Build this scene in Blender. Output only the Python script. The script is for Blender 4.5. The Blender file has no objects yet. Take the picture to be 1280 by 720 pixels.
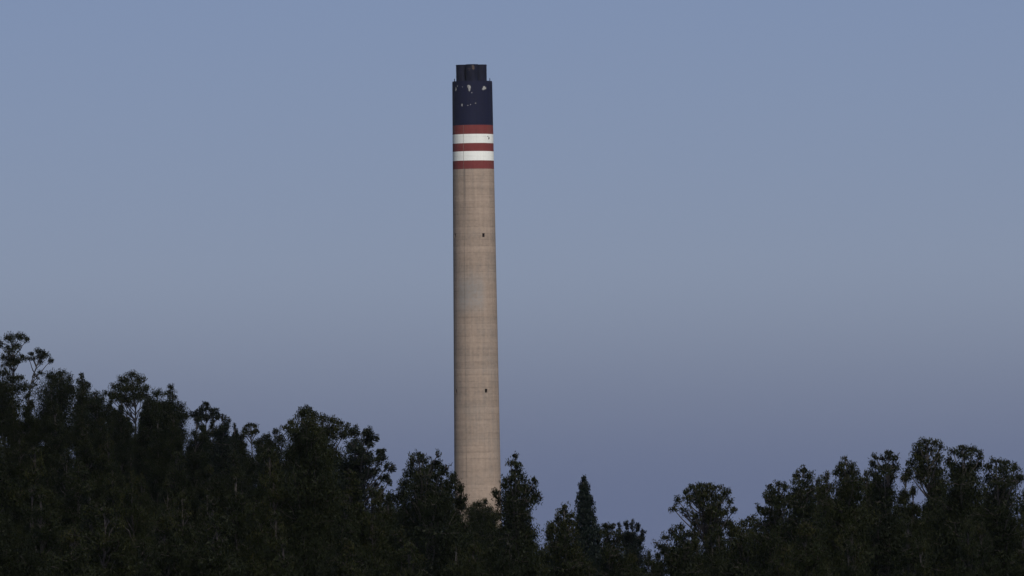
import bpy, bmesh, math, random
import numpy as np
from mathutils import Vector, Matrix

sc = bpy.context.scene
col = sc.collection

# ------------------------------------------------------------------ camera
FPX = 400.0 / 36.0 * 1280.0          # focal length in photo pixels (400 mm lens)
HORIZON = 735.0                      # photo row of the horizon under the frame centre
PITCH = math.atan((HORIZON - 360.0) / FPX)
ROLL = math.radians(0.77)
_f = Vector((0, math.cos(PITCH), math.sin(PITCH)))
_r0 = Vector((1, 0, 0)); _u0 = Vector((0, -math.sin(PITCH), math.cos(PITCH)))
_u = _u0 * math.cos(ROLL) + _r0 * math.sin(ROLL)
_r = _r0 * math.cos(ROLL) - _u0 * math.sin(ROLL)
cam_d = bpy.data.cameras.new('camera')
cam_d.lens = 400; cam_d.sensor_width = 36
cam_d.clip_start = 1; cam_d.clip_end = 60000
cam = bpy.data.objects.new('camera', cam_d); col.objects.link(cam)
cam.matrix_world = Matrix(((_r.x, _u.x, -_f.x, 0), (_r.y, _u.y, -_f.y, 0), (_r.z, _u.z, -_f.z, 0), (0, 0, 0, 1)))
sc.camera = cam

# ------------------------------------------------------------------ sky
SUN_EL, SUN_AZ = 58.0, 19.0          # high sun behind the camera, to the right
w = bpy.data.worlds.new('World'); sc.world = w; w.use_nodes = True
nt = w.node_tree; N = nt.nodes; L = nt.links
sky = N.new('ShaderNodeTexSky'); sky.sky_type = 'NISHITA'; sky.sun_disc = False
sky.sun_elevation = math.radians(SUN_EL); sky.sun_rotation = math.radians(180 - SUN_AZ)
sky.air_density = 0.5; sky.dust_density = 1.0; sky.ozone_density = 5.0; sky.altitude = 200
tint = N.new('ShaderNodeMix'); tint.data_type = 'RGBA'; tint.blend_type = 'MULTIPLY'
tint.inputs['Factor'].default_value = 1.0
tint.inputs['B'].default_value = (1.085, 0.92, 0.955, 1)      # white balance of the picture
tc = N.new('ShaderNodeTexCoord'); sep = N.new('ShaderNodeSeparateXYZ')
mr = N.new('ShaderNodeMapRange'); mr.interpolation_type = 'SMOOTHSTEP'
mr.inputs['From Min'].default_value = 0.0295; mr.inputs['From Max'].default_value = 0.006
mr.inputs['To Min'].default_value = 0.0; mr.inputs['To Max'].default_value = 0.9
bank = N.new('ShaderNodeMix'); bank.data_type = 'RGBA'      # low bank of haze all round the horizon
bank.inputs['B'].default_value = (1.40, 1.83, 3.30, 1)
bg = N['Background']; bg.inputs['Strength'].default_value = 0.075
L.new(sky.outputs[0], tint.inputs['A']); L.new(tc.outputs['Generated'], sep.inputs[0])
L.new(sep.outputs['Z'], mr.inputs['Value']); L.new(mr.outputs['Result'], bank.inputs['Factor'])
L.new(tint.outputs['Result'], bank.inputs['A']); L.new(bank.outputs['Result'], bg.inputs['Color'])

# ------------------------------------------------------------------ sun
sun_d = bpy.data.lights.new('sun', 'SUN'); sun_d.energy = 4.25; sun_d.angle = math.radians(0.5)
sun_d.color = (0.985, 0.965, 0.885)
sun = bpy.data.objects.new('sun', sun_d); col.objects.link(sun)
_a, _e = math.radians(SUN_AZ), math.radians(SUN_EL)
sun.rotation_euler = Vector((-math.sin(_a) * math.cos(_e), math.cos(_a) * math.cos(_e), -math.sin(_e))).to_track_quat('-Z', 'Y').to_euler()
sun.location = (200, -300, 400)

vs = sc.view_settings
vs.view_transform = 'Standard'; vs.look = 'None'; vs.exposure = 0.0; vs.gamma = 1.0; vs.use_curve_mapping = False
sc.cycles.volume_bounces = 0
sc.cycles.max_bounces = 6
sc.cycles.use_denoising = True
sc.cycles.use_adaptive_sampling = False

# ------------------------------------------------------------------ helpers
rng = np.random.default_rng(7)

def at(px, py, dist):
    """photo pixel -> point at depth dist (metres along the ground from the camera)"""
    d = _f + _r * ((px - 640.0) / FPX) + _u * ((360.0 - py) / FPX)
    return d * (dist / d.y)

def sstep(a, b, x):
    t = np.clip((x - a) / (b - a), 0, 1); return t * t * (3 - 2 * t)

def ground(x, y):
    x = np.asarray(x, float); y = np.asarray(y, float)
    z = -6.0 - 10.0 * sstep(40, 520, y) - 6.0 * sstep(1800, 3600, y)
    z = z + 44.0 * np.exp(-((x + 112) / 72.0) ** 2 / 2) * np.exp(-((y - 1450) / 240.0) ** 2 / 2)      # wooded hill, left
    z = z + 9.0 * np.exp(-((x - 95) / 45.0) ** 2 / 2) * np.exp(-((y - 980) / 170.0) ** 2 / 2)         # low rise, right
    z = z + 0.8 * np.sin(x * 0.031 + 1.0) * np.sin(y * 0.023) * sstep(60, 300, np.hypot(x, y))
    return z

def mat(name):
    m = bpy.data.materials.new(name); m.use_nodes = True
    return m, m.node_tree.nodes, m.node_tree.links, m.node_tree.nodes['Principled BSDF']

def mesh_np(name, verts, faces_quads=None, faces=None, smooth=False):
    me = bpy.data.meshes.new(name)
    if faces is not None:
        me.from_pydata([tuple(v) for v in verts], [], faces)
    else:
        verts = np.asarray(verts, np.float32); q = np.asarray(faces_quads, np.int32)
        me.vertices.add(len(verts)); me.vertices.foreach_set('co', verts.ravel())
        me.loops.add(q.size); me.loops.foreach_set('vertex_index', q.ravel())
        me.polygons.add(len(q)); me.polygons.foreach_set('loop_start', np.arange(0, q.size, 4, dtype=np.int32))
        me.update(calc_edges=True)
    if smooth:
        me.polygons.foreach_set('use_smooth', np.ones(len(me.polygons), bool))
    me.validate()
    return me

def link(name, me, material=None, parent=None, loc=None):
    o = bpy.data.objects.new(name, me); col.objects.link(o)
    if material and not me.materials: me.materials.append(material)
    if parent: o.parent = parent
    if loc is not None: o.location = loc
    return o

def thing(name, label, cat, loc, group=None):
    o = bpy.data.objects.new(name, None); col.objects.link(o); o.location = loc
    o.empty_display_size = 1.0
    o['label'] = label; o['category'] = cat
    if group: o['group'] = group
    return o

# ------------------------------------------------------------------ materials
def ramp(N, stops):
    r = N.new('ShaderNodeValToRGB'); e = r.color_ramp.elements
    while len(e) < len(stops): e.new(0.5)
    for k, (p, c) in enumerate(stops): e[k].position = p; e[k].color = (*c, 1)
    return r

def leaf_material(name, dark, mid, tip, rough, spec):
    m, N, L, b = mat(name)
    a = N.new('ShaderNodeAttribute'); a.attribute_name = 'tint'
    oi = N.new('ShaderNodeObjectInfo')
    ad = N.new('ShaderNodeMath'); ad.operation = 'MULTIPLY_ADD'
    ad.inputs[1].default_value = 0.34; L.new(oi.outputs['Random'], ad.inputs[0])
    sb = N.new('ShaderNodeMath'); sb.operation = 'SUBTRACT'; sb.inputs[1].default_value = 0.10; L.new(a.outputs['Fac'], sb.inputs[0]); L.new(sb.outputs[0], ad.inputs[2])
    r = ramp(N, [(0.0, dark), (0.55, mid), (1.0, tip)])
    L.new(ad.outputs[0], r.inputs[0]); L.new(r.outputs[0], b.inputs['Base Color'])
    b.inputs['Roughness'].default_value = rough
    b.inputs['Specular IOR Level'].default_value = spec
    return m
LEAF = leaf_material('eucalyptus_leaf', (0.021, 0.028, 0.007), (0.040, 0.049, 0.009), (0.085, 0.080, 0.016), 0.55, 0.25)
NEEDLE = leaf_material('pine_needle', (0.022, 0.031, 0.013), (0.032, 0.042, 0.015), (0.055, 0.056, 0.018), 0.5, 0.3)
CYPRESS = leaf_material('cypress_scale', (0.020, 0.034, 0.020), (0.028, 0.044, 0.024), (0.045, 0.050, 0.026), 0.55, 0.4)

def bark_material():
    m, N, L, b = mat('eucalyptus_bark')
    tc = N.new('ShaderNodeTexCoord'); mp = N.new('ShaderNodeMapping'); mp.inputs['Scale'].default_value = (5, 5, 0.5)
    nz = N.new('ShaderNodeTexNoise'); nz.inputs['Scale'].default_value = 1.0; nz.inputs['Detail'].default_value = 5
    L.new(tc.outputs['Object'], mp.inputs[0]); L.new(mp.outputs[0], nz.inputs['Vector'])
    r = ramp(N, [(0.3, (0.075, 0.060, 0.045)), (0.55, (0.16, 0.132, 0.10)), (0.75, (0.27, 0.235, 0.185))])
    L.new(nz.outputs['Fac'], r.inputs[0]); L.new(r.outputs[0], b.inputs['Base Color'])
    b.inputs['Roughness'].default_value = 0.8
    return m
BARK = bark_material()

def soil_material():
    m, N, L, b = mat('soil_and_scrub')
    tc = N.new('ShaderNodeTexCoord')
    nz = N.new('ShaderNodeTexNoise'); nz.inputs['Scale'].default_value = 0.06; nz.inputs['Detail'].default_value = 9; nz.inputs['Roughness'].default_value = 0.7
    L.new(tc.outputs['Object'], nz.inputs['Vector'])
    r = ramp(N, [(0.32, (0.035, 0.045, 0.018)), (0.5, (0.055, 0.062, 0.025)), (0.68, (0.10, 0.085, 0.045))])
    L.new(nz.outputs['Fac'], r.inputs[0]); L.new(r.outputs[0], b.inputs['Base Color'])
    bp = N.new('ShaderNodeBump'); bp.inputs['Distance'].default_value = 0.6; bp.inputs['Strength'].default_value = 0.7
    L.new(nz.outputs['Fac'], bp.inputs['Height']); L.new(bp.outputs[0], b.inputs['Normal'])
    b.inputs['Roughness'].default_value = 0.95
    return m

# ------------------------------------------------------------------ ground sheet
def axis_pts(dense_lo, dense_hi, step, far):
    a = np.arange(dense_lo, dense_hi + 0.1, step)
    out = np.geomspace(step, far, 26)
    return np.concatenate([dense_lo - out[::-1], a, dense_hi + out])
gx = axis_pts(-400, 400, 20, 11000); gy = axis_pts(-800, 2000, 20, 11000)
XX, YY = np.meshgrid(gx, gy); ZZ = ground(XX, YY)
nx, ny = len(gx), len(gy)
idx = np.arange(nx * ny).reshape(ny, nx)
quads = np.stack([idx[:-1, :-1], idx[:-1, 1:], idx[1:, 1:], idx[1:, :-1]], -1).reshape(-1, 4)
g = link('ground', mesh_np('ground', np.stack([XX, YY, ZZ], -1).reshape(-1, 3), quads, smooth=True), soil_material())
g['kind'] = 'structure'

# ------------------------------------------------------------------ chimney
DC = 3980.0
MPX = DC / FPX
base = at(597.2, 620, DC)
CX, CY = base.x, DC
CG = float(ground(CX, CY))

def zpx(py, R=7.1):                     # height of the ring whose front shows on photo row py
    px = 590.0 + 7.2 * (py - 102) / 518.0
    return at(px, py, DC - R).z
Z_TOP, Z_BOT = zpx(102), CG
def radius(z):                          # slightly conical, widening towards the ground
    t = (zpx(102) - z) / (zpx(102) - zpx(620))
    return (25.0 + 4.15 * min(t, 1.0) + 5.0 * max(t - 1.0, 0)) * MPX
chim = thing('chimney', 'tall concrete power station chimney with navy top and red and white bands', 'chimney', (CX, CY, CG))

def wall_material(name, kind):
    m, N, L, b = mat(name)
    tc = N.new('ShaderNodeTexCoord'); sp = N.new('ShaderNodeSeparateXYZ'); L.new(tc.outputs['Object'], sp.inputs[0])
    def math_(op, a, bb=None):
        n = N.new('ShaderNodeMath'); n.operation = op
        for k, v in ((0, a), (1, bb)):
            if v is None: continue
            if isinstance(v, (int, float)): n.inputs[k].default_value = v
            else: L.new(v, n.inputs[k])
        return n.outputs[0]
    ang = math_('ARCTAN2', sp.outputs['X'], math_('MULTIPLY', sp.outputs['Y'], -1.0))
    # casting lifts: a number per lift and its joint line
    wob = N.new('ShaderNodeTexNoise'); wob.inputs['Scale'].default_value = 0.5; L.new(tc.outputs['Object'], wob.inputs['Vector'])
    zl = math_('DIVIDE', sp.outputs['Z'], 2.25)
    lift = math_('FLOOR', zl)
    wn = N.new('ShaderNodeTexWhiteNoise'); wn.noise_dimensions = '1D'; L.new(lift, wn.inputs['W'])
    fr = math_('FRACT', zl)
    edge = math_('ABSOLUTE', math_('SUBTRACT', fr, 0.5))
    jl = N.new('ShaderNodeMapRange'); jl.inputs['From Min'].default_value = 0.40; jl.inputs['From Max'].default_value = 0.5; L.new(edge, jl.inputs['Value'])
    # joints stained unevenly round the shaft
    cs = N.new('ShaderNodeCombineXYZ'); L.new(math_('MULTIPLY', ang, 2.2), cs.inputs[0]); L.new(math_('MULTIPLY', lift, 7.31), cs.inputs[1])
    js = N.new('ShaderNodeTexNoise'); js.inputs['Scale'].default_value = 1.0; js.inputs['Detail'].default_value = 3; L.new(cs.outputs[0], js.inputs['Vector'])
    jm = N.new('ShaderNodeMapRange'); jm.inputs['From Min'].default_value = 0.40; jm.inputs['From Max'].default_value = 0.72; L.new(js.outputs['Fac'], jm.inputs['Value'])
    joint = math_('MULTIPLY', jl.outputs[0], jm.outputs[0])
    # form panel seams
    af = math_('FRACT', math_('MULTIPLY', ang, 36 / (2 * math.pi)))
    ae = math_('ABSOLUTE', math_('SUBTRACT', af, 0.5))
    vl = N.new('ShaderNodeMapRange'); vl.inputs['From Min'].default_value = 0.38; vl.inputs['From Max'].default_value = 0.5; L.new(ae, vl.inputs['Value'])
    cv = N.new('ShaderNodeCombineXYZ'); L.new(math_('MULTIPLY', math_('FLOOR', math_('MULTIPLY', ang, 36 / (2 * math.pi))), 5.77), cv.inputs[0]); L.new(math_('MULTIPLY', sp.outputs['Z'], 0.06), cv.inputs[1])
    vn = N.new('ShaderNodeTexNoise'); vn.inputs['Scale'].default_value = 1.0; L.new(cv.outputs[0], vn.inputs['Vector'])
    vm = N.new('ShaderNodeMapRange'); vm.inputs['From Min'].default_value = 0.45; vm.inputs['From Max'].default_value = 0.7; L.new(vn.outputs['Fac'], vm.inputs['Value'])
    seam = math_('MULTIPLY', vl.outputs[0], vm.outputs[0])
    # run-down streaks and broad blotches
    c1 = N.new('ShaderNodeCombineXYZ'); L.new(math_('MULTIPLY', ang, 7.0), c1.inputs[0]); L.new(math_('MULTIPLY', sp.outputs['Z'], 0.035), c1.inputs[1])
    st = N.new('ShaderNodeTexNoise'); st.inputs['Scale'].default_value = 1.0; st.inputs['Detail'].default_value = 6; st.inputs['Roughness'].default_value = 0.65; L.new(c1.outputs[0], st.inputs['Vector'])
    bl = N.new('ShaderNodeTexNoise'); bl.inputs['Scale'].default_value = 0.10; bl.inputs['Detail'].default_value = 5; bl.inputs['Roughness'].default_value = 0.6; L.new(tc.outputs['Object'], bl.inputs['Vector'])
    fg = N.new('ShaderNodeTexNoise'); fg.inputs['Scale'].default_value = 1.1; fg.inputs['Detail'].default_value = 6; L.new(tc.outputs['Object'], fg.inputs['Vector'])
    if kind == 'concrete':
        r = ramp(N, [(0.30, (0.240, 0.200, 0.173)), (0.52, (0.306, 0.233, 0.186)), (0.72, (0.358, 0.272, 0.217))])
        k1, k2, kj, kv, ks, kf = 0.16, 0.10, 0.36, 0.06, 0.30, 0.45
    else:
        stops = {'navy': [(0.3, (0.0018, 0.0030, 0.021)), (0.7, (0.0040, 0.0055, 0.028))],
                 'red': [(0.3, (0.125, 0.026, 0.025)), (0.52, (0.165, 0.030, 0.029)), (0.72, (0.155, 0.058, 0.042))],
                 'white': [(0.3, (0.72, 0.72, 0.69)), (0.7, (0.84, 0.84, 0.80))]}[kind]
        r = ramp(N, stops)
        k1, k2, kj, kv, ks, kf = 0.05, 0.06, 0.16, 0.10, 0.10, 0.12
        if kind == 'navy': ks, kf, kj = 0.4, 0.4, 0.2
    mixf = math_('ADD', math_('MULTIPLY', bl.outputs['Fac'], 0.62), math_('MULTIPLY', st.outputs['Fac'], 0.38))
    L.new(mixf, r.inputs[0])
    val = math_('ADD', 1.0 - k1 / 2, math_('MULTIPLY', wn.outputs['Value'], k1))
    val = math_('SUBTRACT', val, math_('MULTIPLY', joint, kj))
    val = math_('SUBTRACT', val, math_('MULTIPLY', seam, kv))
    val = math_('ADD', val, math_('MULTIPLY', math_('SUBTRACT', st.outputs['Fac'], 0.5), ks))
    val = math_('ADD', val, math_('MULTIPLY', math_('SUBTRACT', fg.outputs['Fac'], 0.5), kf))
    # uneven pours: broad level bands that differ in tone
    c2 = N.new('ShaderNodeCombineXYZ'); L.new(math_('MULTIPLY', ang, 0.35), c2.inputs[0]); L.new(math_('MULTIPLY', sp.outputs['Z'], 0.62), c2.inputs[1])
    pb = N.new('ShaderNodeTexNoise'); pb.inputs['Scale'].default_value = 1.0; pb.inputs['Detail'].default_value = 7; pb.inputs['Roughness'].default_value = 0.75; L.new(c2.outputs[0], pb.inputs['Vector'])
    val = math_('ADD', val, math_('MULTIPLY', math_('SUBTRACT', pb.outputs['Fac'], 0.5), 0.75 if kind == 'concrete' else 0.18))
    hs = N.new('ShaderNodeHueSaturation'); L.new(r.outputs[0], hs.inputs['Color']); L.new(val, hs.inputs['Value'])
    last = hs.outputs[0]
    if kind == 'concrete':
        # long dark run below the paint, beside the cable, and grey patched lifts lower down
        dn = math_('ABSOLUTE', math_('SUBTRACT', ang, math.radians(-25.0)))
        m1 = N.new('ShaderNodeMapRange'); m1.interpolation_type = 'SMOOTHSTEP'; m1.inputs['From Min'].default_value = 0.075; m1.inputs['From Max'].default_value = 0.0; L.new(dn, m1.inputs['Value'])
        m2 = N.new('ShaderNodeMapRange'); m2.interpolation_type = 'SMOOTHSTEP'
        m2.inputs['From Min'].default_value = zpx(300) - CG; m2.inputs['From Max'].default_value = zpx(215) - CG; L.new(sp.outputs['Z'], m2.inputs['Value'])
        run = math_('MULTIPLY', math_('MULTIPLY', m1.outputs[0], m2.outputs[0]), math_('MULTIPLY', st.outputs['Fac'], 1.5))
        mx = N.new('ShaderNodeMix'); mx.data_type = 'RGBA'; L.new(run, mx.inputs['Factor']); L.new(last, mx.inputs['A']); mx.inputs['B'].default_value = (0.12, 0.10, 0.09, 1)
        zc = math_('ABSOLUTE', math_('SUBTRACT', sp.outputs['Z'], zpx(368) - CG))
        m3 = N.new('ShaderNodeMapRange'); m3.interpolation_type = 'SMOOTHSTEP'; m3.inputs['From Min'].default_value = 8.0; m3.inputs['From Max'].default_value = 2.5; L.new(zc, m3.inputs['Value'])
        ac = math_('ABSOLUTE', math_('SUBTRACT', ang, math.radians(-14)))
        m4 = N.new('ShaderNodeMapRange'); m4.interpolation_type = 'SMOOTHSTEP'; m4.inputs['From Min'].default_value = 0.9; m4.inputs['From Max'].default_value = 0.45; L.new(ac, m4.inputs['Value'])
        pat = math_('MULTIPLY', math_('MULTIPLY', m3.outputs[0], m4.outputs[0]), math_('MULTIPLY', fg.outputs['Fac'], 1.0))
        m5 = N.new('ShaderNodeMix'); m5.data_type = 'RGBA'; L.new(pat, m5.inputs['Factor']); L.new(mx.outputs['Result'], m5.inputs['A']); m5.inputs['B'].default_value = (0.24, 0.235, 0.235, 1)
        last = m5.outputs['Result']
    L.new(last, b.inputs['Base Color'])
    bp = N.new('ShaderNodeBump'); bp.inputs['Distance'].default_value = 0.05; bp.inputs['Strength'].default_value = 0.6
    L.new(math_('SUBTRACT', math_('MULTIPLY', fg.outputs['Fac'], 0.6), math_('ADD', joint, seam)), bp.inputs['Height'])
    L.new(bp.outputs[0], b.inputs['Normal'])
    b.inputs['Roughness'].default_value = 0.9 if kind == 'concrete' else 0.75
    b.inputs['Specular IOR Level'].default_value = 0.25
    return m
CONC, NAVY, RED, WHITE = (wall_material('weathered_concrete', 'concrete'), wall_material('navy_paint', 'navy'),
                          wall_material('red_paint', 'red'), wall_material('white_paint', 'white'))
def plain(name, c, rough=0.8, noise=0.25, scale=2.0):
    m, N, L, b = mat(name)
    tc = N.new('ShaderNodeTexCoord'); nz = N.new('ShaderNodeTexNoise'); nz.inputs['Scale'].default_value = scale; nz.inputs['Detail'].default_value = 5
    L.new(tc.outputs['Object'], nz.inputs['Vector'])
    r = ramp(N, [(0.3, tuple(v * (1 - noise) for v in c)), (0.7, tuple(v * (1 + noise) for v in c))])
    L.new(nz.outputs['Fac'], r.inputs[0]); L.new(r.outputs[0], b.inputs['Base Color']); b.inputs['Roughness'].default_value = rough; b.inputs['Specular IOR Level'].default_value = 0.2
    return m
STEEL = plain('dark_flue_steel', (0.0046, 0.0054, 0.0175), 0.7, 0.4, 0.5)
RUST = plain('rust_patch', (0.085, 0.062, 0.052), 0.85, 0.4, 1.5)
BARE = plain('bare_primer', (0.25, 0.245, 0.24), 0.9, 0.6, 1.6)
SOOT = plain('dark_recess', (0.035, 0.030, 0.028), 0.95, 0.3, 1.0)
CABLE = plain('cable_metal', (0.19, 0.165, 0.145), 0.8, 0.3, 1.0)

SEG = 96
def section(name, z0, z1, material, openings=()):
    """one stretch of the hollow shaft; openings = (angle from the front in degrees, z centre, width, height) are cut through"""
    zs = set(np.arange(z0, z1, 4.5).tolist()) | {z0, z1}
    for (_, zc, _, h) in openings: zs |= {zc - h / 2, zc + h / 2}
    zs = sorted(zs)
    zs = [z for i, z in enumerate(zs) if i == 0 or z - zs[i - 1] > 1e-4]
    an = set((np.arange(SEG) * 2 * math.pi / SEG).round(6).tolist())
    cut = []
    for (a, zc, wd, h) in openings:
        ar = math.radians(a) % (2 * math.pi); hw = wd / 2 / radius(zc)
        cut.append((ar, hw, zc, h))
        an = {v for v in an if min(abs(v - ar), 2 * math.pi - abs(v - ar)) > hw + 0.004} | {(ar - hw) % (2 * math.pi), (ar + hw) % (2 * math.pi)}
    an = sorted(an); n = len(an)
    V, F = [], []
    for z in zs:
        for a in an:
            R = radius(z); V.append((R * math.sin(a), -R * math.cos(a), z - CG))
    m = len(zs)
    for z in zs:
        for a in an:
            R = radius(z) - 0.6; V.append((R * math.sin(a), -R * math.cos(a), z - CG))
    off = n * m
    def is_cut(i, j):
        am = an[i] + (((an[(i + 1) % n]) - an[i]) % (2 * math.pi)) / 2; zm = (zs[j] + zs[j + 1]) / 2
        return any(min(abs(am - c[0]), 2 * math.pi - abs(am - c[0])) < c[1] and abs(zm - c[2]) < c[3] / 2 for c in cut)
    for j in range(m - 1):
        for i in range(n):
            k = (i + 1) % n
            a, b_, c, d = j * n + i, j * n + k, (j + 1) * n + k, (j + 1) * n + i
            if is_cut(i, j):
                F += [(a, b_, b_ + off, a + off), (b_, c, c + off, b_ + off), (c, d, d + off, c + off), (d, a, a + off, d + off)]
            else:
                F += [(a, b_, c, d), (d + off, c + off, b_ + off, a + off)]
    for i in range(n):
        k = (i + 1) % n; t = (m - 1) * n
        F += [(t + i, t + k, t + k + off, t + i + off), (k, i, i + off, k + off)]
    o = link(name, mesh_np(name, V, faces=F), material, chim)
    for p in o.data.polygons: p.use_smooth = False
    return o

Z = {k: zpx(k) for k in (156.0, 167.3, 178.7, 188.8, 200.4, 210.8)}
ops = [(a, zpx(294), 0.95, 1.35) for a in (26, 116, 206, -63)] + [(a, zpx(488.5), 0.95, 1.35) for a in (26, 116, 206, -63)]
section('shaft', Z_BOT, Z[210.8], CONC, ops)
section('red_band', Z[210.8], Z[200.4], RED)
section('white_band', Z[200.4], Z[188.8], WHITE)
section('red_band', Z[188.8], Z[178.7], RED)
section('white_band', Z[178.7], Z[167.3], WHITE)
section('red_band', Z[167.3], Z[156.0], RED)
section('navy_top', Z[156.0], Z_TOP, NAVY)

def lathe(profile, seg=32):
    V, F = [], []
    for (r, z) in profile:
        for i in range(seg):
            a = 2 * math.pi * i / seg; V.append((r * math.cos(a), r * math.sin(a), z))
    for j in range(len(profile) - 1):
        for i in range(seg):
            k = (i + 1) % seg; F.append((j * seg + i, j * seg + k, (j + 1) * seg + k, (j + 1) * seg + i))
    return V, F

# roof slab closing the shaft round the flues, with its kerb
RT = radius(Z_TOP)
V, F = lathe([(0.01, 0.0), (RT - 0.05, 0.0), (RT - 0.05, 0.35), (RT - 0.6, 0.35), (RT - 0.6, 0.12), (0.01, 0.12)], 96)
link('roof_slab', mesh_np('roof_slab', V, faces=F), NAVY, chim, (0, 0, Z_TOP - CG + 0.004))
# four steel flues standing out of the top
FD = 38.5 * MPX; fr_ = FD / 2.414 / 2; fp = FD / 2 - fr_
fh = at(589.5, 80.6, DC - 3).z - Z_TOP
fdx = -0.25
for k in range(4):
    a = math.radians(90 * k + 3)
    V, F = lathe([(fr_ * 0.985, -0.6), (fr_ * 0.985, fh * 0.30), (fr_, fh * 0.30), (fr_, fh * 0.34), (fr_ * 0.985, fh * 0.34), (fr_ * 0.985, fh * 0.66), (fr_, fh * 0.66), (fr_, fh * 0.70),
                  (fr_ * 0.985, fh * 0.70), (fr_ * 0.985, fh - 0.001), (fr_ * 0.93, fh - 0.001), (fr_ * 0.93, fh - 4.0), (0.01, fh - 4.0)], 40)
    fl = link('flue', mesh_np('flue', V, faces=F), STEEL, chim, (fp * math.sin(a) + fdx, -fp * math.cos(a), Z_TOP - CG))
    V, F = lathe([(fr_ * 0.94, fh - 0.25), (fr_ * 1.015, fh - 0.25), (fr_ * 1.015, fh + 0.02), (fr_ * 0.94, fh + 0.02), (fr_ * 0.94, fh - 0.25)], 40)
    link('rim', mesh_np('rim', V, faces=F), STEEL, fl)
    if k == 0: front_flue = fl

def curved_patch(name, parent, ang, z, wd, h, R, material, seed, cx=0, cy=0, proud=0.012):
    """an irregular scab lying on a cylinder"""
    rr = random.Random(seed); n = 12; V = [(0.0, 0.0)]
    for i in range(n):
        t = 2 * math.pi * i / n; q = 0.65 + 0.5 * rr.random()
        V.append((math.cos(t) * wd / 2 * q, math.sin(t) * h / 2 * q))
    def put(u, v, p):
        a = math.radians(ang) + u / R
        return ((R + p) * math.sin(a) + cx, -(R + p) * math.cos(a) + cy, z + v)
    vv = [put(u, v, proud) for u, v in V] + [put(u, v, -0.02) for u, v in V[1:]]
    F = [(0, 1 + i, 1 + (i + 1) % n) for i in range(n)] + [(1 + i, 1 + n + i, 1 + n + (i + 1) % n, 1 + (i + 1) % n) for i in range(n)]
    return link(name, mesh_np(name, vv, faces=F), material, parent)

def pang(px, py, R):
    cx = 590.0 + 7.2 * (py - 102) / 518.0
    return math.degrees(math.asin(max(-1, min(1, (px - cx) * MPX / R))))
# places where the navy paint has flaked off
for s, (px, py, wd, h) in enumerate([(586.1, 108.5, 4.6, 6.0), (586.6, 112.0, 2.8, 4.6), (604.8, 108.8, 3.4, 3.6), (603.9, 111.4, 4.6, 3.0), (606.6, 110.2, 2.4, 3.0),
                                     (569.7, 110.6, 2.0, 5.0), (571.6, 107.0, 1.2, 2.4), (577.2, 131.0, 1.9, 4.2), (584.6, 131.6, 1.9, 1.3), (588.0, 130.6, 1.2, 1.6),
                                     (594.2, 129.0, 1.7, 1.5), (589.6, 116.0, 1.2, 1.8), (577.8, 108.2, 1.2, 1.4)]):
    z = zpx(py); R = radius(z)
    ca = max(0.45, math.cos(math.radians(pang(px, py, R))))
    curved_patch('flaked_patch', chim, pang(px, py, R), z - CG, wd * MPX / ca, h * MPX, R + 0.005, BARE, 10 + s)
# chipped scar in the upper white band
for s, (px, py, wd, h) in enumerate([(611.0, 172.6, 1.5, 3.6), (609.6, 170.4, 1.3, 1.3)]):
    z = zpx(py); R = radius(z)
    curved_patch('chipped_scar', chim, pang(px, py, R), z - CG, wd * MPX * 1.5, h * MPX, R + 0.005, SOOT, 60 + s)
curved_patch('rust_patch', front_flue, 14, fh * 0.80, 1.1, 2.0, fr_ * 0.985, RUST, 71, proud=0.01)
curved_patch('rust_patch', front_flue, -25, fh * 0.72, 2.0, 0.9, fr_ * 0.985, RUST, 72, proud=0.01)
# stains below the lower openings
# tie rods / masts on the roof edge
for k in range(8):
    a = math.radians(45 * k + 67)
    bm = bmesh.new(); bmesh.ops.create_cone(bm, segments=8, radius1=0.14, radius2=0.10, depth=1.2, cap_ends=True)
    me = bpy.data.meshes.new('lightning_rod'); bm.to_mesh(me); bm.free()
    link('lightning_rod', me, STEEL, chim, ((RT - 0.3) * math.sin(a), -(RT - 0.3) * math.cos(a), Z_TOP - CG + 0.75))
# cable clipped down the left of the shaft
def tube(points, radii, seg=6):
    V, F = [], []; P = [Vector(p) for p in points]
    for i, p in enumerate(P):
        d = (P[min(i + 1, len(P) - 1)] - P[max(i - 1, 0)]).normalized()
        s = d.cross(Vector((0.31, 0.95, 0.05))).normalized(); t = d.cross(s)
        for k in range(seg):
            a = 2 * math.pi * k / seg; V.append(tuple(p + (s * math.cos(a) + t * math.sin(a)) * radii[i]))
    for i in range(len(P) - 1):
        for k in range(seg):
            q = (k + 1) % seg; F.append((i * seg + k, i * seg + q, (i + 1) * seg + q, (i + 1) * seg + k))
    F.append(tuple(range(seg))); F.append(tuple(range((len(P) - 1) * seg, len(P) * seg)))
    return V, F
ca = math.radians(-27.5); pts = []
for z in np.linspace(Z_BOT + 0.2, Z[156.0], 24):
    R = radius(z) + 0.06; pts.append((R * math.sin(ca), -R * math.cos(ca), z - CG))
V, F = tube(pts, [0.04] * len(pts), 6)
link('conductor_cable', mesh_np('conductor_cable', V, faces=F), CABLE, chim)

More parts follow.
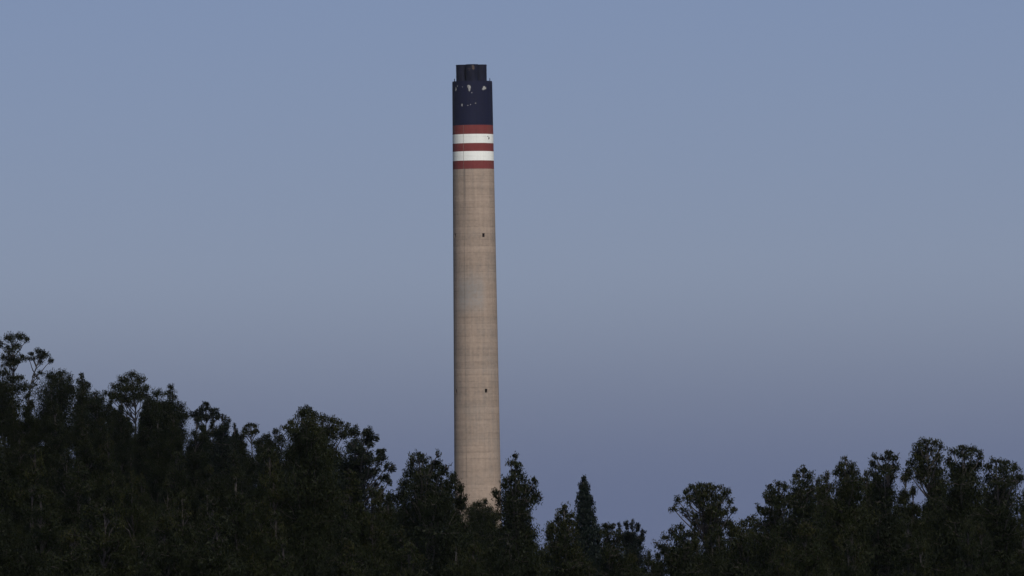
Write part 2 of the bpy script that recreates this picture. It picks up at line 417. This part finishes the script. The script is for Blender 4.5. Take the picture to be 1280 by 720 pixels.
# ------------------------------------------------------------------ trees
def leaves_mesh(name, lobes, kind, dens, rs, zlow):
    """lobes: (centre xyz, radius xyz). Leaf-sized faces hung in sprays through the volume of each lobe."""
    P, T = [], []
    zt = max(l[0][2] + l[1][2] for l in lobes)
    for l in lobes:
        c = np.array(l[0]); r = np.array(l[1]); wt = l[2] if len(l) > 2 else 1.0
        area = math.pi * r[0] * r[2]
        ns = max(5 if kind != 'cypress' else 22, int(area * (15.0 if kind != 'cypress' else 22.0) * (0.5 + 0.5 * wt)))
        d = rs.normal(size=(ns, 3)); d /= np.linalg.norm(d, axis=1)[:, None]
        sp = c + d * (rs.uniform(0.30, 1.0, (ns, 1)) ** 0.6) * r
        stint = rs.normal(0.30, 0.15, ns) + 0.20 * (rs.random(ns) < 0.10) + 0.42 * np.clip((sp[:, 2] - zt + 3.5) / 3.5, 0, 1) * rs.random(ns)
        stint += rs.normal(0, 0.10)
        k = max(6, int(area * dens * wt * 1.22 / ns))
        sg = {'euc': 0.21, 'pine': 0.18, 'cypress': 0.15}[kind] * np.clip(np.sqrt(area / 2.5), 0.55, 1.15)
        off = np.clip(rs.normal(size=(ns, k, 3)), -1.6, 1.6) * np.array([sg, sg, sg * 1.15])
        P.append((sp[:, None, :] + off).reshape(-1, 3)); T.append((stint[:, None] + rs.normal(0, 0.09, (ns, k))).ravel())
    nf = sum(len(p) for p in P)
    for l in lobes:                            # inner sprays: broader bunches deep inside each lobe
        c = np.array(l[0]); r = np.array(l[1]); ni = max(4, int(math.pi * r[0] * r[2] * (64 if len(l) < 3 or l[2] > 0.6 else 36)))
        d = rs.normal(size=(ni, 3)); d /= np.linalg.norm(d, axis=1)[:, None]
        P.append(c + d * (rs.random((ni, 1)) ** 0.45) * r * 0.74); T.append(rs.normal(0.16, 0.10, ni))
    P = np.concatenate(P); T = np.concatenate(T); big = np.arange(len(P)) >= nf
    keep = P[:, 2] > zlow; P, T, big = P[keep], T[keep], big[keep]
    n = len(P)
    if kind == 'euc':
        ax = rs.normal(size=(n, 3)) * np.array([0.55, 0.55, 0.35]) + np.array([0, 0, -0.75]); ln = rs.uniform(0.15, 0.30, n); wd = rs.uniform(0.045, 0.075, n)
    elif kind == 'pine':
        ax = rs.normal(size=(n, 3)) * 0.8 + np.array([0, 0, 0.35]); ln = rs.uniform(0.18, 0.30, n); wd = rs.uniform(0.055, 0.09, n)
    else:
        ax = rs.normal(size=(n, 3)) * 0.45 + np.array([0, 0, 0.9]); ln = rs.uniform(0.16, 0.26, n); wd = rs.uniform(0.06, 0.09, n)
    ln[big] *= rs.uniform(1.0, 1.5, big.sum()); wd[big] *= rs.uniform(1.6, 2.4, big.sum())
    ax /= np.linalg.norm(ax, axis=1)[:, None]
    sd = np.cross(ax, rs.normal(size=(n, 3))); sd /= np.linalg.norm(sd, axis=1)[:, None]
    a = ax * (ln / 2)[:, None]; b = sd * (wd / 2)[:, None]
    V = np.stack([P - a, P - a * 0.1 + b, P + a, P - a * 0.1 - b], 1).reshape(-1, 3)
    me = mesh_np(name, V, np.arange(4 * n).reshape(-1, 4))
    at_ = me.attributes.new('tint', 'FLOAT', 'POINT')
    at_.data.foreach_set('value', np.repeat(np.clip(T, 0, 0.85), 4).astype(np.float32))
    return me

def wood_mesh(name, h_top, lobes, rs, lean=None, base_r=0.22):
    """tapered trunk (own mesh) and limbs to every lobe (own mesh)"""
    tz = max(l[0][2] for l in lobes); zlo = min(l[0][2] for l in lobes)
    if lean is None:
        cx = np.mean([l[0][0] for l in lobes]); cy = np.mean([l[0][1] for l in lobes])
        lean = [(0, 0, -0.5), (cx * 0.35 + rs.normal(0, .12), cy * 0.35, zlo * 0.55), (cx * 0.8 + rs.normal(0, .15), cy * .8, zlo * 0.9 + tz * 0.1)]
        top = max(lobes, key=lambda q: q[0][2])[0]
        lean.append(((cx + top[0]) / 2, (cy + top[1]) / 2, (zlo + tz) / 2)); lean.append(tuple(top))
    lean = np.array(lean, float); order = np.argsort(lean[:, 2]); lean = lean[order]
    zz = np.linspace(lean[0, 2], lean[-1, 2], 14)
    pts = np.stack([np.interp(zz, lean[:, 2], lean[:, 0]), np.interp(zz, lean[:, 2], lean[:, 1]), zz], 1)
    pts[1:-1, :2] += rs.normal(0, 0.05, (12, 2))
    V, F = tube(pts, np.linspace(base_r, 0.035, 14), 7)
    tm = mesh_np('trunk', V, faces=F, smooth=True)
    BV, BF = [], []
    def add(p0, p1, r0, r1, sag):
        p0, p1 = np.array(p0, float), np.array(p1, float); t = np.linspace(0, 1, 5)[:, None]
        q = p0 + (p1 - p0) * t; q[:, 2] += (np.sin(t[:, 0] * math.pi) * sag); q[1:-1] += rs.normal(0, 0.06, (3, 3))
        v, f = tube(q, np.linspace(r0, r1, 5), 5); o = len(BV); BV.extend(v); BF.extend(tuple(i + o for i in ff) for ff in f)
    for c, r in [l[:2] for l in lobes]:
        hd = math.hypot(c[0] - np.interp(c[2], zz, pts[:, 0]), c[1] - np.interp(c[2], zz, pts[:, 1]))
        z0 = max(pts[1, 2], c[2] - 0.9 * hd - 0.8 * r[2] - 0.3)
        p0 = (np.interp(z0, zz, pts[:, 0]), np.interp(z0, zz, pts[:, 1]), z0)
        add(p0, c, 0.075, 0.03, -0.10 * hd)
        for _ in range(4):
            d = rs.normal(size=3); d[2] = abs(d[2]); d /= np.linalg.norm(d)
            add(c, np.array(c) + d * np.array(r) * 0.95, 0.03, 0.012, 0.0)
    bmh = mesh_np('branches', BV, faces=BF)
    return tm, bmh

MATS = {'euc': LEAF, 'pine': NEEDLE, 'cypress': CYPRESS}
NAMES = {'euc': 'eucalyptus_tree', 'pine': 'pine_tree', 'cypress': 'cypress_tree'}

def px_tree(kind, D, lobes_px, label, short, body=None, dens=230, trunk_px=None, group='trees along the skyline', base_px=None, cat='tree'):
    """a tree whose crown lobes were read off the photograph; D comes from the size a crown of its kind has"""
    rs = np.random.default_rng(int(abs(lobes_px[0][0]) * 31 + lobes_px[0][1] * 7) + 5)
    m = D / FPX
    lp = [(*l, 1.0) for l in lobes_px]
    if body:                                   # the crown goes on below what stands free: (centre x, first row, half width, last row)
        bx, y0, hw, y1 = body
        step = hw * 0.55; y = y0
        while y < y1:
            hw = min(hw * 1.09, body[2] * 1.5)
            for _ in range(2):
                lp.append((bx + rs.uniform(-0.5, 0.5) * hw, y + rs.uniform(-.3, .3) * step, hw * rs.uniform(0.5, 0.72), hw * rs.uniform(0.4, 0.55), 0.5 if y < 715 else 0.2))
            y += step
    bpx = base_px if base_px is not None else sum(l[0] for l in lp) / len(lp)
    b = at(bpx, HORIZON, D)
    gz = float(ground(b.x, D)) - 0.1
    lobes = []
    depth = max(l[2] for l in lp) * m
    xc = sum(l[0] for l in lp) / len(lp)
    for (px, py, rx, ry, wt) in lp:
        p = at(px, py, D)
        spread = max(0.0, (max(l[2] for l in lp) - rx)) * m
        dy = rs.uniform(-0.8, 0.8) * spread if kind != 'cypress' else 0.0
        lobes.append(((p.x - b.x, dy, p.z - gz), (rx * m * 1.1, rx * m * 1.1, ry * m * 1.08), wt))
    # clones of lobes to the front and back so that the crown is as deep as it is wide
    top = max(l[0][2] for l in lobes)
    extra = []
    W = (max(l[0] + l[2] for l in lp) - min(l[0] - l[2] for l in lp)) * m / 2
    for c, r, wt in lobes:
        if r[0] < W * 0.75 and c[2] < top - 0.9:
            s = rs.choice([-1, 1]); extra.append(((c[0] * 0.6, c[1] + s * rs.uniform(0.4, 0.8) * W, c[2] - rs.uniform(0.1, 0.5)), r, wt * 0.45))
    if kind != 'cypress': lobes += extra
    lean = None
    if trunk_px:
        lean = [(at(x, y, D).x - b.x, 0, at(x, y, D).z - gz) for x, y in trunk_px] + [(0, 0, -0.5)]
    root = thing(NAMES[kind], label, cat, (b.x, D, gz), group)
    tm, bmh = wood_mesh('w', top, lobes, rs, lean)
    link('trunk', tm, BARK, root); link('branches', bmh, BARK, root)
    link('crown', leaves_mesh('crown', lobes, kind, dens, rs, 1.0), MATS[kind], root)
    return root

BOT = 765
S = []                                  # skyline trees: kind, D, lobes, label, short name, options
S.append(('euc', 1340, [(12, 423, 9, 6), (25, 421, 8, 5), (34, 425, 4.5, 3.5), (1, 430, 4, 5), (9, 436, 6, 4), (21, 433, 6, 5), (27, 447, 6, 5), (13, 449, 8, 5), (4, 446, 4, 4), (21, 453, 6, 3.5), (9, 455, 4, 2.5), (3, 457, 3, 2)],
          'tall open eucalyptus with bare limbs, highest on the hill at the left edge', 'highest hill tree', dict(dens=260, trunk_px=[(16, 490), (17, 462), (15, 445), (16, 425)], base_px=16)))
S.append(('euc', 1330, [(49, 439, 5.5, 4), (57, 443, 6, 5), (64, 451, 3.5, 4), (50, 446, 7, 4.5), (38, 442, 3.5, 3.5), (36, 448, 3, 3), (43, 448, 3, 2.5), (51, 466, 5, 2.5), (48, 473, 2, 2), (44, 481, 3, 2)],
          'thin leaning eucalyptus with bare forked stem and small round crown', 'leaning forked tree', dict(dens=270, trunk_px=[(36, 488), (40, 475), (44, 466), (50, 445)], base_px=34)))
S.append(('euc', 1310, [(3, 467, 10, 5), (14, 474, 9, 6), (24, 472, 7, 4), (0, 482, 16, 9), (26, 484, 14, 7)], 'low bushy tree at left edge under the tall open eucalyptus', 'bushy left edge tree', dict(body=(8, 492, 26, 545))))
S.append(('euc', 1320, [(65, 470, 10, 7), (77, 466, 7, 4.5), (86, 473, 5, 7), (72, 478, 16, 9), (86, 487, 9, 8)], 'dense round-topped tree on the hill right of the leaning one', 'round-topped hill tree', dict(body=(70, 492, 24, 545))))
S.append(('euc', 1330, [(102, 470, 4, 4), (101, 477, 7, 5), (107, 481, 7, 5), (103, 489, 10, 7)], 'small egg-shaped crown on the hill crest beside the round-topped tree', 'egg-shaped tree', dict(body=(106, 497, 16, 545))))
S.append(('euc', 1300, [(119, 492, 5, 4), (124, 500, 9, 7), (115, 505, 9, 6)], 'low pointed tree in the dip of the hill skyline', 'tree in the hill dip', dict(body=(122, 508, 18, 560))))
S.append(('euc', 1350, [(165, 469, 9, 4.5), (155, 475, 9, 6), (175, 475, 8, 6), (146, 484, 9, 6), (164, 484, 14, 7), (181, 487, 7, 6), (138, 493, 7, 5), (150, 496, 13, 6), (132, 491, 2.5, 4), (172, 495, 9, 5), (184, 496, 6, 5), (158, 502, 7, 4)],
          'broad dark crown on the hill with sky between the trunks beneath', 'broad hill tree', dict(dens=250, trunk_px=[(169, 535), (170, 510), (166, 490), (165, 475)], base_px=169)))
S.append(('euc', 1310, [(197, 492, 8, 6), (190, 505, 11, 8), (203, 508, 10, 8)], 'rounded shoulder tree right of the broad hill crown', 'shoulder tree', dict(body=(196, 515, 17, 560))))
S.append(('euc', 1320, [(213, 484, 5, 3.5), (212, 491, 8, 4.5), (217, 496, 6, 3)], 'small tufted crown poking above the hill trees', 'tufted tree', dict(body=(213, 504, 9, 545), dens=220)))
S.append(('euc', 1270, [(212, 507, 14, 7), (226, 510, 8, 7), (231, 520, 6, 7), (214, 520, 18, 9)], 'dense domed tree on the hill below the tufted crown', 'domed tree', dict(body=(215, 530, 22, 585))))
S.append(('pine', 1260, [(258, 505, 4, 4), (256, 511, 8, 5), (246, 516, 7, 5), (266, 514, 7, 5), (272, 520, 5, 6), (258, 520, 10, 5), (242, 520, 4, 3)], 'wide pointed tree with gaps under its crown, midway down the hill', 'wide pointed tree', dict(trunk_px=[(257, 560), (258, 530), (258, 508)], base_px=257, dens=270)))
S.append(('pine', 1180, [(278, 521, 1.6, 5), (282, 524, 1.6, 5), (286, 527, 1.8, 5), (281, 533, 7, 6), (276, 541, 10, 7)], 'conifer with three thin spiked leaders on the hill slope', 'spiked conifer', dict(body=(278, 552, 15, 600), dens=300)))
S.append(('pine', 1190, [(293, 533, 1.5, 4.5), (294, 541, 5, 5), (300, 547, 8, 6), (290, 550, 8, 6)], 'small conifer with a single thin leader', 'single-leader conifer', dict(body=(296, 558, 15, 600), dens=300)))
S.append(('euc', 1250, [(311, 531, 5, 4), (319, 532, 4, 4), (307, 538, 5, 4), (321, 539, 4.5, 4), (314, 541, 7, 4), (304, 541, 3, 2)], 'little open crown alone in the dip of the skyline', 'little open tree', dict(trunk_px=[(315, 565), (315, 545), (314, 532)], base_px=315)))
S.append(('euc', 1150, [(333, 546, 7, 4), (345, 540, 6, 4), (337, 553, 11, 6), (350, 549, 8, 7), (322, 553, 7, 5)], 'low rounded tree at the left foot of the tall peaked one', 'low rounded tree', dict(body=(338, 562, 20, 615))))
S.append(('euc', 1000, [(364, 528, 6, 5), (358, 536, 6, 5), (368, 540, 9, 8), (404, 523, 7, 5), (414, 526, 7, 5), (425, 530, 6, 5), (433, 534, 4.5, 4.5), (415, 537, 12, 8), (430, 543, 10, 7), (400, 540, 13, 9)],
          'dark wide tree showing on both sides behind the tall peaked one', 'wide tree behind', dict(body=(405, 556, 32, 640), dens=250)))
S.append(('euc', 850, [(384, 513, 10, 6), (377, 520, 8, 7), (391, 521, 8, 7), (384, 530, 17, 9), (373, 545, 15, 10), (395, 546, 15, 11), (384, 560, 24, 14), (366, 568, 14, 12), (404, 570, 16, 13)],
          'tall peaked eucalyptus left of the chimney, highest of the near trees', 'tall peaked tree', dict(body=(385, 585, 36, BOT), dens=270)))
S.append(('pine', 900, [(443, 540, 9, 6.5), (460, 541, 10, 6.5), (466, 548, 5.5, 5.5), (457, 551, 8, 4.5), (463, 557, 4, 3), (476, 565, 6, 6), (475, 576, 8, 7), (489, 585, 6.5, 5), (484, 582, 3, 3), (479, 598, 8, 4.5), (486, 603, 4.5, 3), (444, 558, 12, 9), (455, 572, 12, 9), (440, 582, 18, 12), (462, 592, 9, 8)],
          'pine with rounded tufts on limbs reaching out to the right', 'tufted pine', dict(body=(442, 600, 26, 690), dens=330, trunk_px=[(446, 720), (448, 620), (452, 580), (452, 545)], base_px=446)))
S.append(('euc', 800, [(523, 569, 8, 5), (515, 578, 6, 9), (529, 576, 8, 6), (547, 570, 3, 5), (545, 580, 7, 6), (537, 588, 14, 9), (520, 593, 16, 10), (556, 588, 8, 8), (566, 598, 6, 8), (505, 606, 11, 8), (530, 608, 24, 13), (560, 610, 14, 11), (575, 613, 5, 9), (576, 628, 9, 11), (498, 622, 14, 10), (545, 630, 26, 15)],
          'broad conical eucalyptus just left of the chimney foot', 'broad conical tree', dict(body=(538, 640, 44, BOT), dens=250)))
S.append(('euc', 1480, [(598, 631, 9, 4.5), (607, 627, 4, 3.5), (590, 638, 10, 6), (608, 637, 9, 6), (600, 648, 22, 9), (622, 645, 9, 7)], 'hazy rounded tree right in front of the chimney foot', 'hazy tree', dict(body=(602, 658, 24, 710), dens=300)))
S.append(('euc', 780, [(644, 570, 4, 5), (639, 579, 5, 5), (647, 581, 5.5, 6), (644, 591, 9, 6), (653, 596, 7, 6), (636, 600, 8, 6), (668, 602, 5, 7), (630, 609, 7, 6), (650, 610, 13, 8), (664, 613, 9, 7), (622, 618, 7, 6), (640, 620, 13, 8), (672, 621, 8, 8), (660, 626, 11, 7), (623, 629, 5, 7), (648, 636, 18, 10)],
          'loose-leaved conical eucalyptus overlapping the right edge of the chimney', 'loose-leaved tree', dict(body=(646, 652, 29, BOT), dens=200)))
S.append(('euc', 830, [(706, 634, 5, 4), (703, 641, 8, 5), (711, 645, 8, 6), (697, 650, 7, 6), (708, 655, 12, 8), (691, 659, 6, 6)], 'small pointed eucalyptus left of the slim cypress', 'small pointed tree', dict(body=(704, 668, 20, BOT))))
S.append(('cypress', 860, [(730 + 0.0028 * (y - 600) ** 1.7, y, w * 1.28, 6.5) for y, w in [(601, 1.0), (605, 2.8), (609, 4.4), (613, 5.6), (618, 6.8), (623, 7.6), (628, 8.3), (634, 9.0), (640, 9.8), (646, 10), (652, 11.2), (658, 12.4), (665, 13.6), (672, 14.8), (680, 16), (690, 17), (700, 18), (712, 19), (726, 20), (740, 20)]],
          'slim spire-shaped cypress right of the chimney', 'slim cypress', dict(dens=420, base_px=733)))
S.append(('euc', 840, [(757, 657, 5, 4.5), (765, 659, 6, 5), (760, 667, 12, 7), (773, 670, 6, 6)], 'low tree squeezed right of the cypress', 'low tree by the cypress', dict(body=(763, 680, 18, BOT))))
S.append(('pine', 1250, [(774, 658, 2.6, 6), (783, 658, 3.2, 6.5), (790, 657, 3.0, 7), (797, 660, 3.6, 6), (803, 665, 3.4, 6), (801, 673, 4, 4), (786, 670, 9, 6), (779, 672, 8, 6), (796, 676, 9, 6), (788, 684, 17, 9)],
          'bluish pine with upright candle-like shoots beside the skyline gap', 'candle-shoot pine', dict(body=(790, 696, 20, BOT), dens=300)))
S.append(('euc', 800, [(851, 659, 7, 4), (841, 664, 7, 6), (859, 667, 7, 6), (832, 673, 6, 5), (848, 674, 13, 7), (820, 679, 3, 3), (826, 684, 9, 5), (865, 680, 8, 7)], 'low tree right of the skyline gap, below the round open crown', 'low tree by the gap', dict(body=(845, 692, 29, BOT))))
S.append(('euc', 900, [(876, 620, 17, 9), (890, 640, 15, 8), (861, 622, 7, 6), (878, 607, 11, 4), (866, 609, 7, 4), (893, 610, 11, 5.5), (858, 614, 5, 5), (909, 615, 6.5, 5), (847, 625, 5, 5.5), (842, 636, 5, 4), (852, 637, 4, 3.5), (880, 617, 15, 6), (899, 622, 11, 6), (913, 627, 5, 5), (917, 638, 5.5, 5), (876, 630, 9, 5), (893, 634, 10, 6), (905, 640, 8, 5), (870, 645, 8, 4.5), (884, 647, 10, 6), (858, 645, 4, 3), (896, 655, 10, 6), (882, 660, 6, 5), (908, 655, 8, 7), (868, 655, 6, 4), (882, 671, 7, 5), (897, 668, 11, 7)],
          'round airy eucalyptus with pale limbs showing, right of the skyline gap', 'round airy tree', dict(dens=250, trunk_px=[(885, 720), (884, 680), (880, 655), (878, 630), (878, 610)], base_px=885)))
S.append(('euc', 820, [(938, 649, 8, 4.5), (930, 655, 8, 6), (945, 656, 10, 7), (922, 665, 10, 7), (940, 668, 16, 9)], 'low shoulder tree between the airy crown and the right-hand grove', 'low shoulder tree', dict(body=(934, 680, 24, BOT))))
S.append(('euc', 800, [(963, 609, 3.5, 5), (974, 605, 5, 4.5), (968, 615, 8, 6), (982, 609, 6, 6), (960, 624, 7, 8), (975, 625, 13, 9), (990, 622, 9, 9), (952, 637, 8, 7), (968, 640, 15, 9)], 'ragged two-tipped tree at the left end of the right-hand grove', 'ragged two-tipped tree', dict(body=(968, 655, 26, BOT))))
S.append(('euc', 790, [(1004, 588, 8, 4.5), (997, 595, 6, 6), (1011, 595, 7, 6), (1004, 604, 13, 7), (1013, 612, 9, 7), (998, 615, 9, 7)], 'rounded olive-topped tree in the right-hand grove', 'olive-topped tree', dict(body=(1004, 628, 22, BOT))))
S.append(('euc', 820, [(1034, 592, 3.5, 4), (1033, 600, 6, 6), (1037, 610, 9, 7), (1027, 614, 7, 6)], 'small narrow tip between two larger crowns of the right-hand grove', 'narrow-tipped tree', dict(body=(1033, 624, 14, BOT))))
S.append(('euc', 800, [(1057, 573, 3.5, 4), (1053, 581, 8, 5), (1064, 583, 7, 6), (1047, 589, 7, 6), (1060, 592, 12, 7), (1071, 594, 7, 7), (1076, 603, 5, 6), (1060, 606, 17, 9)], 'pointed triangular crown near the middle of the right-hand grove', 'triangular tree', dict(body=(1060, 620, 25, BOT))))
S.append(('euc', 840, [(1110, 566, 7, 4.5), (1117, 573, 8, 6), (1104, 574, 6, 5), (1094, 572, 4.5, 4), (1092, 580, 6, 6), (1105, 585, 11, 7), (1119, 584, 7, 7), (1089, 592, 4, 6), (1098, 598, 9, 7), (1115, 597, 8, 7)], 'knobbly split-topped crown left of the tallest tree at right', 'split-topped tree', dict(body=(1104, 612, 22, BOT), dens=220)))
S.append(('euc', 850, [(1157, 552, 8, 4), (1168, 555, 7, 5), (1148, 558, 6, 5), (1176, 560, 4, 5), (1158, 563, 15, 7), (1146, 568, 8, 6), (1174, 571, 7, 6), (1138, 579, 7, 6), (1155, 578, 14, 8), (1136, 591, 7, 7), (1152, 594, 11, 8), (1170, 590, 12, 9)],
          'tallest rounded eucalyptus of the right-hand grove', 'tallest right-hand tree', dict(body=(1170, 606, 14, 690), dens=260, base_px=1166)))
S.append(('euc', 830, [(1203, 559, 8, 4), (1216, 562, 8, 5), (1193, 565, 7, 5), (1225, 570, 5, 6), (1206, 570, 15, 7), (1187, 577, 7, 7), (1221, 582, 10, 8), (1202, 586, 18, 10)], 'wide domed tree right of the tallest crown', 'wide domed tree', dict(body=(1204, 602, 30, BOT))))
S.append(('euc', 800, [(1244, 577, 8, 4), (1258, 579, 9, 5), (1234, 584, 6, 6), (1269, 586, 6, 6), (1251, 588, 15, 7), (1274, 597, 6, 7), (1240, 598, 11, 8), (1262, 601, 14, 9)], 'rounded tree near the right edge, last full crown of the grove', 'last full crown', dict(body=(1254, 616, 30, BOT))))
S.append(('euc', 810, [(1290, 600, 10, 7), (1298, 610, 14, 10), (1286, 620, 10, 9)], 'tree cut off by the right edge of the view', 'cut-off tree', dict(body=(1296, 634, 24, BOT))))
for kind, D, lob, label, short, opt in S:
    px_tree(kind, D, lob, label, short, **opt)

# ---- the shadowed mass below the skyline: shared crowns, every tree its own object
VAR = []
HV = 24.0
for v in range(9):
    rs = np.random.default_rng(100 + v)
    lobes = []; CL = 15.0; hw = rs.uniform(2.2, 2.9); pw = rs.uniform(0.65, 1.0)
    lobes.append(((0, 0, HV - 0.45), (0.30, 0.30, 0.5)))
    z = 0.9
    while z < CL:
        r = hw * min(1.0, (z / 7.5) ** pw); n = 2 + int(r * 1.6)
        for k in range(n):
            a = rs.uniform(0, 2 * math.pi); q = r * rs.uniform(0.25, 0.75); lr = min(0.95, 0.30 + 0.33 * r) * rs.uniform(0.75, 1.25)
            lobes.append(((q * math.cos(a), q * math.sin(a), HV - z + rs.normal(0, 0.3)), (lr, lr, lr * rs.uniform(0.7, 1.1))))
        z += rs.uniform(0.7, 1.05)
    tm, bmh = wood_mesh('w', HV, lobes, rs)
    cm = leaves_mesh('crown', lobes, 'euc', 150 if v % 3 else 130, rs, 1.0)
    for me, mt in ((tm, BARK), (bmh, BARK), (cm, LEAF)): me.materials.append(mt)
    VAR.append((tm, bmh, cm))

tops = sorted((min(l[1] - l[3] for l in lob), sum(l[0] for l in lob) / len(lob), short) for _, _, lob, _, short, _ in S)
skx = [(-40, 470), (10, 468), (35, 484), (60, 472), (95, 485), (125, 498), (150, 498), (160, 502), (165, 532), (174, 532), (180, 500), (190, 498), (230, 512), (260, 525), (300, 538), (345, 545), (384, 520), (430, 538), (465, 560), (478, 612), (490, 612), (498, 600), (515, 585), (560, 590),
       (578, 625), (590, 640), (610, 638), (640, 590), (680, 635), (690, 662), (715, 655), (735, 645), (770, 665), (800, 685), (812, 702), (820, 695), (830, 685), (850, 668), (868, 668), (876, 676), (886, 658), (920, 655), (950, 630), (975, 612), (1030, 598), (1060, 582), (1090, 585), (1120, 585), (1140, 598), (1150, 628), (1160, 628), (1167, 590), (1175, 575), (1210, 566), (1250, 580), (1300, 605)]
def sky_row(x): return float(np.interp(x, [q[0] for q in skx], [q[1] for q in skx]))
rr = random.Random(21)
rows = []                               # distance, rows below the skyline (or absolute), span, spacing
rows.append((1230, lambda s: s + 10, (-20, 375), 30, 'high on the hillside'))
rows.append((1130, lambda s: s + 34, (-25, 375), 40, 'midway up the hill'))
rows.append((1010, lambda s: s + 66, (-20, 470), 52, 'at the hill foot'))
rows.append((890, lambda s: s + 14, (330, 1310), 33, 'just under the skyline'))
rows.append((850, lambda s: max(s + 34, 585), (-25, 1310), 58, 'in the middle rows'))
rows.append((760, lambda s: max(s + 50, 615), (-30, 1310), 72, 'in the near rows'))
rows.append((670, lambda s: max(s + 48, 655), (-30, 1310), 88, 'at the bottom edge'))
taken = set()
def mass_tree(px, py, D, where):
    b = at(px, py, D); gz = float(ground(b.x, D)) - 0.1
    sc_ = (b.z - gz) / HV
    for near in sorted(S, key=lambda q: abs(sum(l[0] for l in q[2]) / len(q[2]) - px)):      # name it after the nearest landmark still free
        rel = px - sum(l[0] for l in near[2]) / len(near[2])
        side = 'directly below' if abs(rel) < 9 else ('below and left of' if rel < 0 else 'below and right of')
        label = 'dark eucalyptus %s, %s the %s' % (where, side, near[4])
        if label not in taken: break
    taken.add(label)
    root = thing('eucalyptus_tree', label, 'tree', (b.x, D, gz), 'eucalyptus trees in the dark mass below the skyline')
    wsc = sc_ * rr.uniform(0.85, 1.15)
    root.scale = (wsc, wsc, sc_); root.rotation_euler = (0, 0, rr.uniform(0, 6.28))
    tm, bmh, cm = VAR[rr.randrange(len(VAR))]
    link('trunk', tm, None, root); link('branches', bmh, None, root); link('crown', cm, None, root)
# crowns that close the canopy between the skyline trees
for px, py, D in [(139, 494, 1330), (151, 505, 1260), (185, 497, 1270), (246, 522, 1210), (266, 526, 1205), (303, 541, 1190), (327, 546, 1160), (1132, 590, 870), (1141, 606, 845), (1172, 585, 880), (897, 660, 870), (914, 648, 880), (869, 674, 850), (1083, 588, 860), (1022, 598, 850), (690, 652, 860), (588, 636, 1100), (575, 622, 830), (618, 640, 1050), (811, 688, 930), (822, 690, 880), (815, 697, 820), (486, 613, 980), (723, 660, 870), (749, 662, 880), (83, 560, 1050), (152, 499, 1330), (181, 502, 1330), (159, 514, 1290), (178, 519, 1285), (477, 606, 960), (485, 622, 900), (867, 658, 885), (890, 664, 865)]:
    mass_tree(px, py, D, 'closing the canopy')
for D, fy, (x0, x1), step, where in rows:
    x = x0 + rr.uniform(0, step * 0.5)
    while x < x1:
        px = x + rr.uniform(-0.22, 0.22) * step
        s = max(sky_row(px - 6), sky_row(px), sky_row(px + 6))
        py = fy(s) + rr.uniform(-8, 26)
        x += step
        if py > 718: continue
        mass_tree(px, py, D, where)

# ------------------------------------------------------------------ thin even haze round everything below the sky
HAZE = 0.7e-5
if HAZE:
    zlo, zhi = float(ZZ.min()) - 1.0, float(max(ZZ.max(), Z_TOP + fh)) + 12.0
    xl, xh, yl, yh = gx[0] - 2, gx[-1] + 2, gy[0] - 2, gy[-1] + 2
    V = [(x, y, z) for z in (zlo, zhi) for y in (yl, yh) for x in (xl, xh)]
    F = [(0, 2, 3, 1), (4, 5, 7, 6), (0, 1, 5, 4), (1, 3, 7, 5), (3, 2, 6, 7), (2, 0, 4, 6)]
    hz = link('haze', mesh_np('haze', V, faces=F))
    hm = bpy.data.materials.new('haze'); hm.use_nodes = True; hn = hm.node_tree
    hn.nodes.remove(hn.nodes['Principled BSDF'])
    pv = hn.nodes.new('ShaderNodeVolumePrincipled'); pv.inputs['Density'].default_value = HAZE
    pv.inputs['Color'].default_value = (0.86, 0.90, 1.0, 1)
    hn.links.new(pv.outputs[0], hn.nodes['Material Output'].inputs['Volume'])
    hz.data.materials.append(hm); hz['kind'] = 'stuff'
    hz['label'] = 'thin even haze filling the air over the valley'

# ------------------------------------------------------------------ added volume out of view, placed to dim the sun on the near woods
SHADE_CLOUD_BASE, SHADE_CLOUD_T = 1150.0, 150.0
_sd = Vector((math.sin(_a) * math.cos(_e), -math.cos(_a) * math.cos(_e), math.sin(_e)))
_cc = Vector((-10, 1080, 0)) + _sd * ((SHADE_CLOUD_BASE + SHADE_CLOUD_T / 2) / _sd.z)
bm = bmesh.new(); bmesh.ops.create_icosphere(bm, subdivisions=5, radius=1.0)
for v in bm.verts:
    p = v.co.copy()
    lump = 0.10 * math.sin(p.x * 5.1 + 1.3) * math.sin(p.y * 4.3) + 0.06 * math.sin(p.x * 11 + p.y * 9) + 0.05 * math.sin(p.y * 17 - p.x * 13)
    r = 1.0 + lump
    flat = math.copysign(abs(p.z) ** 0.5, p.z)
    v.co = Vector((p.x * r * 450, p.y * r * 700, flat * SHADE_CLOUD_T / 2 * (1.0 + (1.6 * lump if p.z > 0 else 0.2 * lump))))
me = bpy.data.meshes.new('added_shade_cloud'); bm.to_mesh(me); bm.free()
cm_ = bpy.data.materials.new('added_shade_vapour'); cm_.use_nodes = True; cn = cm_.node_tree
cn.nodes.remove(cn.nodes['Principled BSDF'])
pv = cn.nodes.new('ShaderNodeVolumePrincipled'); pv.inputs['Density'].default_value = 2.1 * math.sin(_e) / SHADE_CLOUD_T
pv.inputs['Color'].default_value = (1, 1, 1, 1); pv.inputs['Anisotropy'].default_value = 0.3
cn.links.new(pv.outputs[0], cn.nodes['Material Output'].inputs['Volume'])
cl = link('added_shade_cloud', me, cm_, None, _cc); cl['kind'] = 'stuff'; cl['label'] = 'added vapour volume high out of view, shading the near woods'
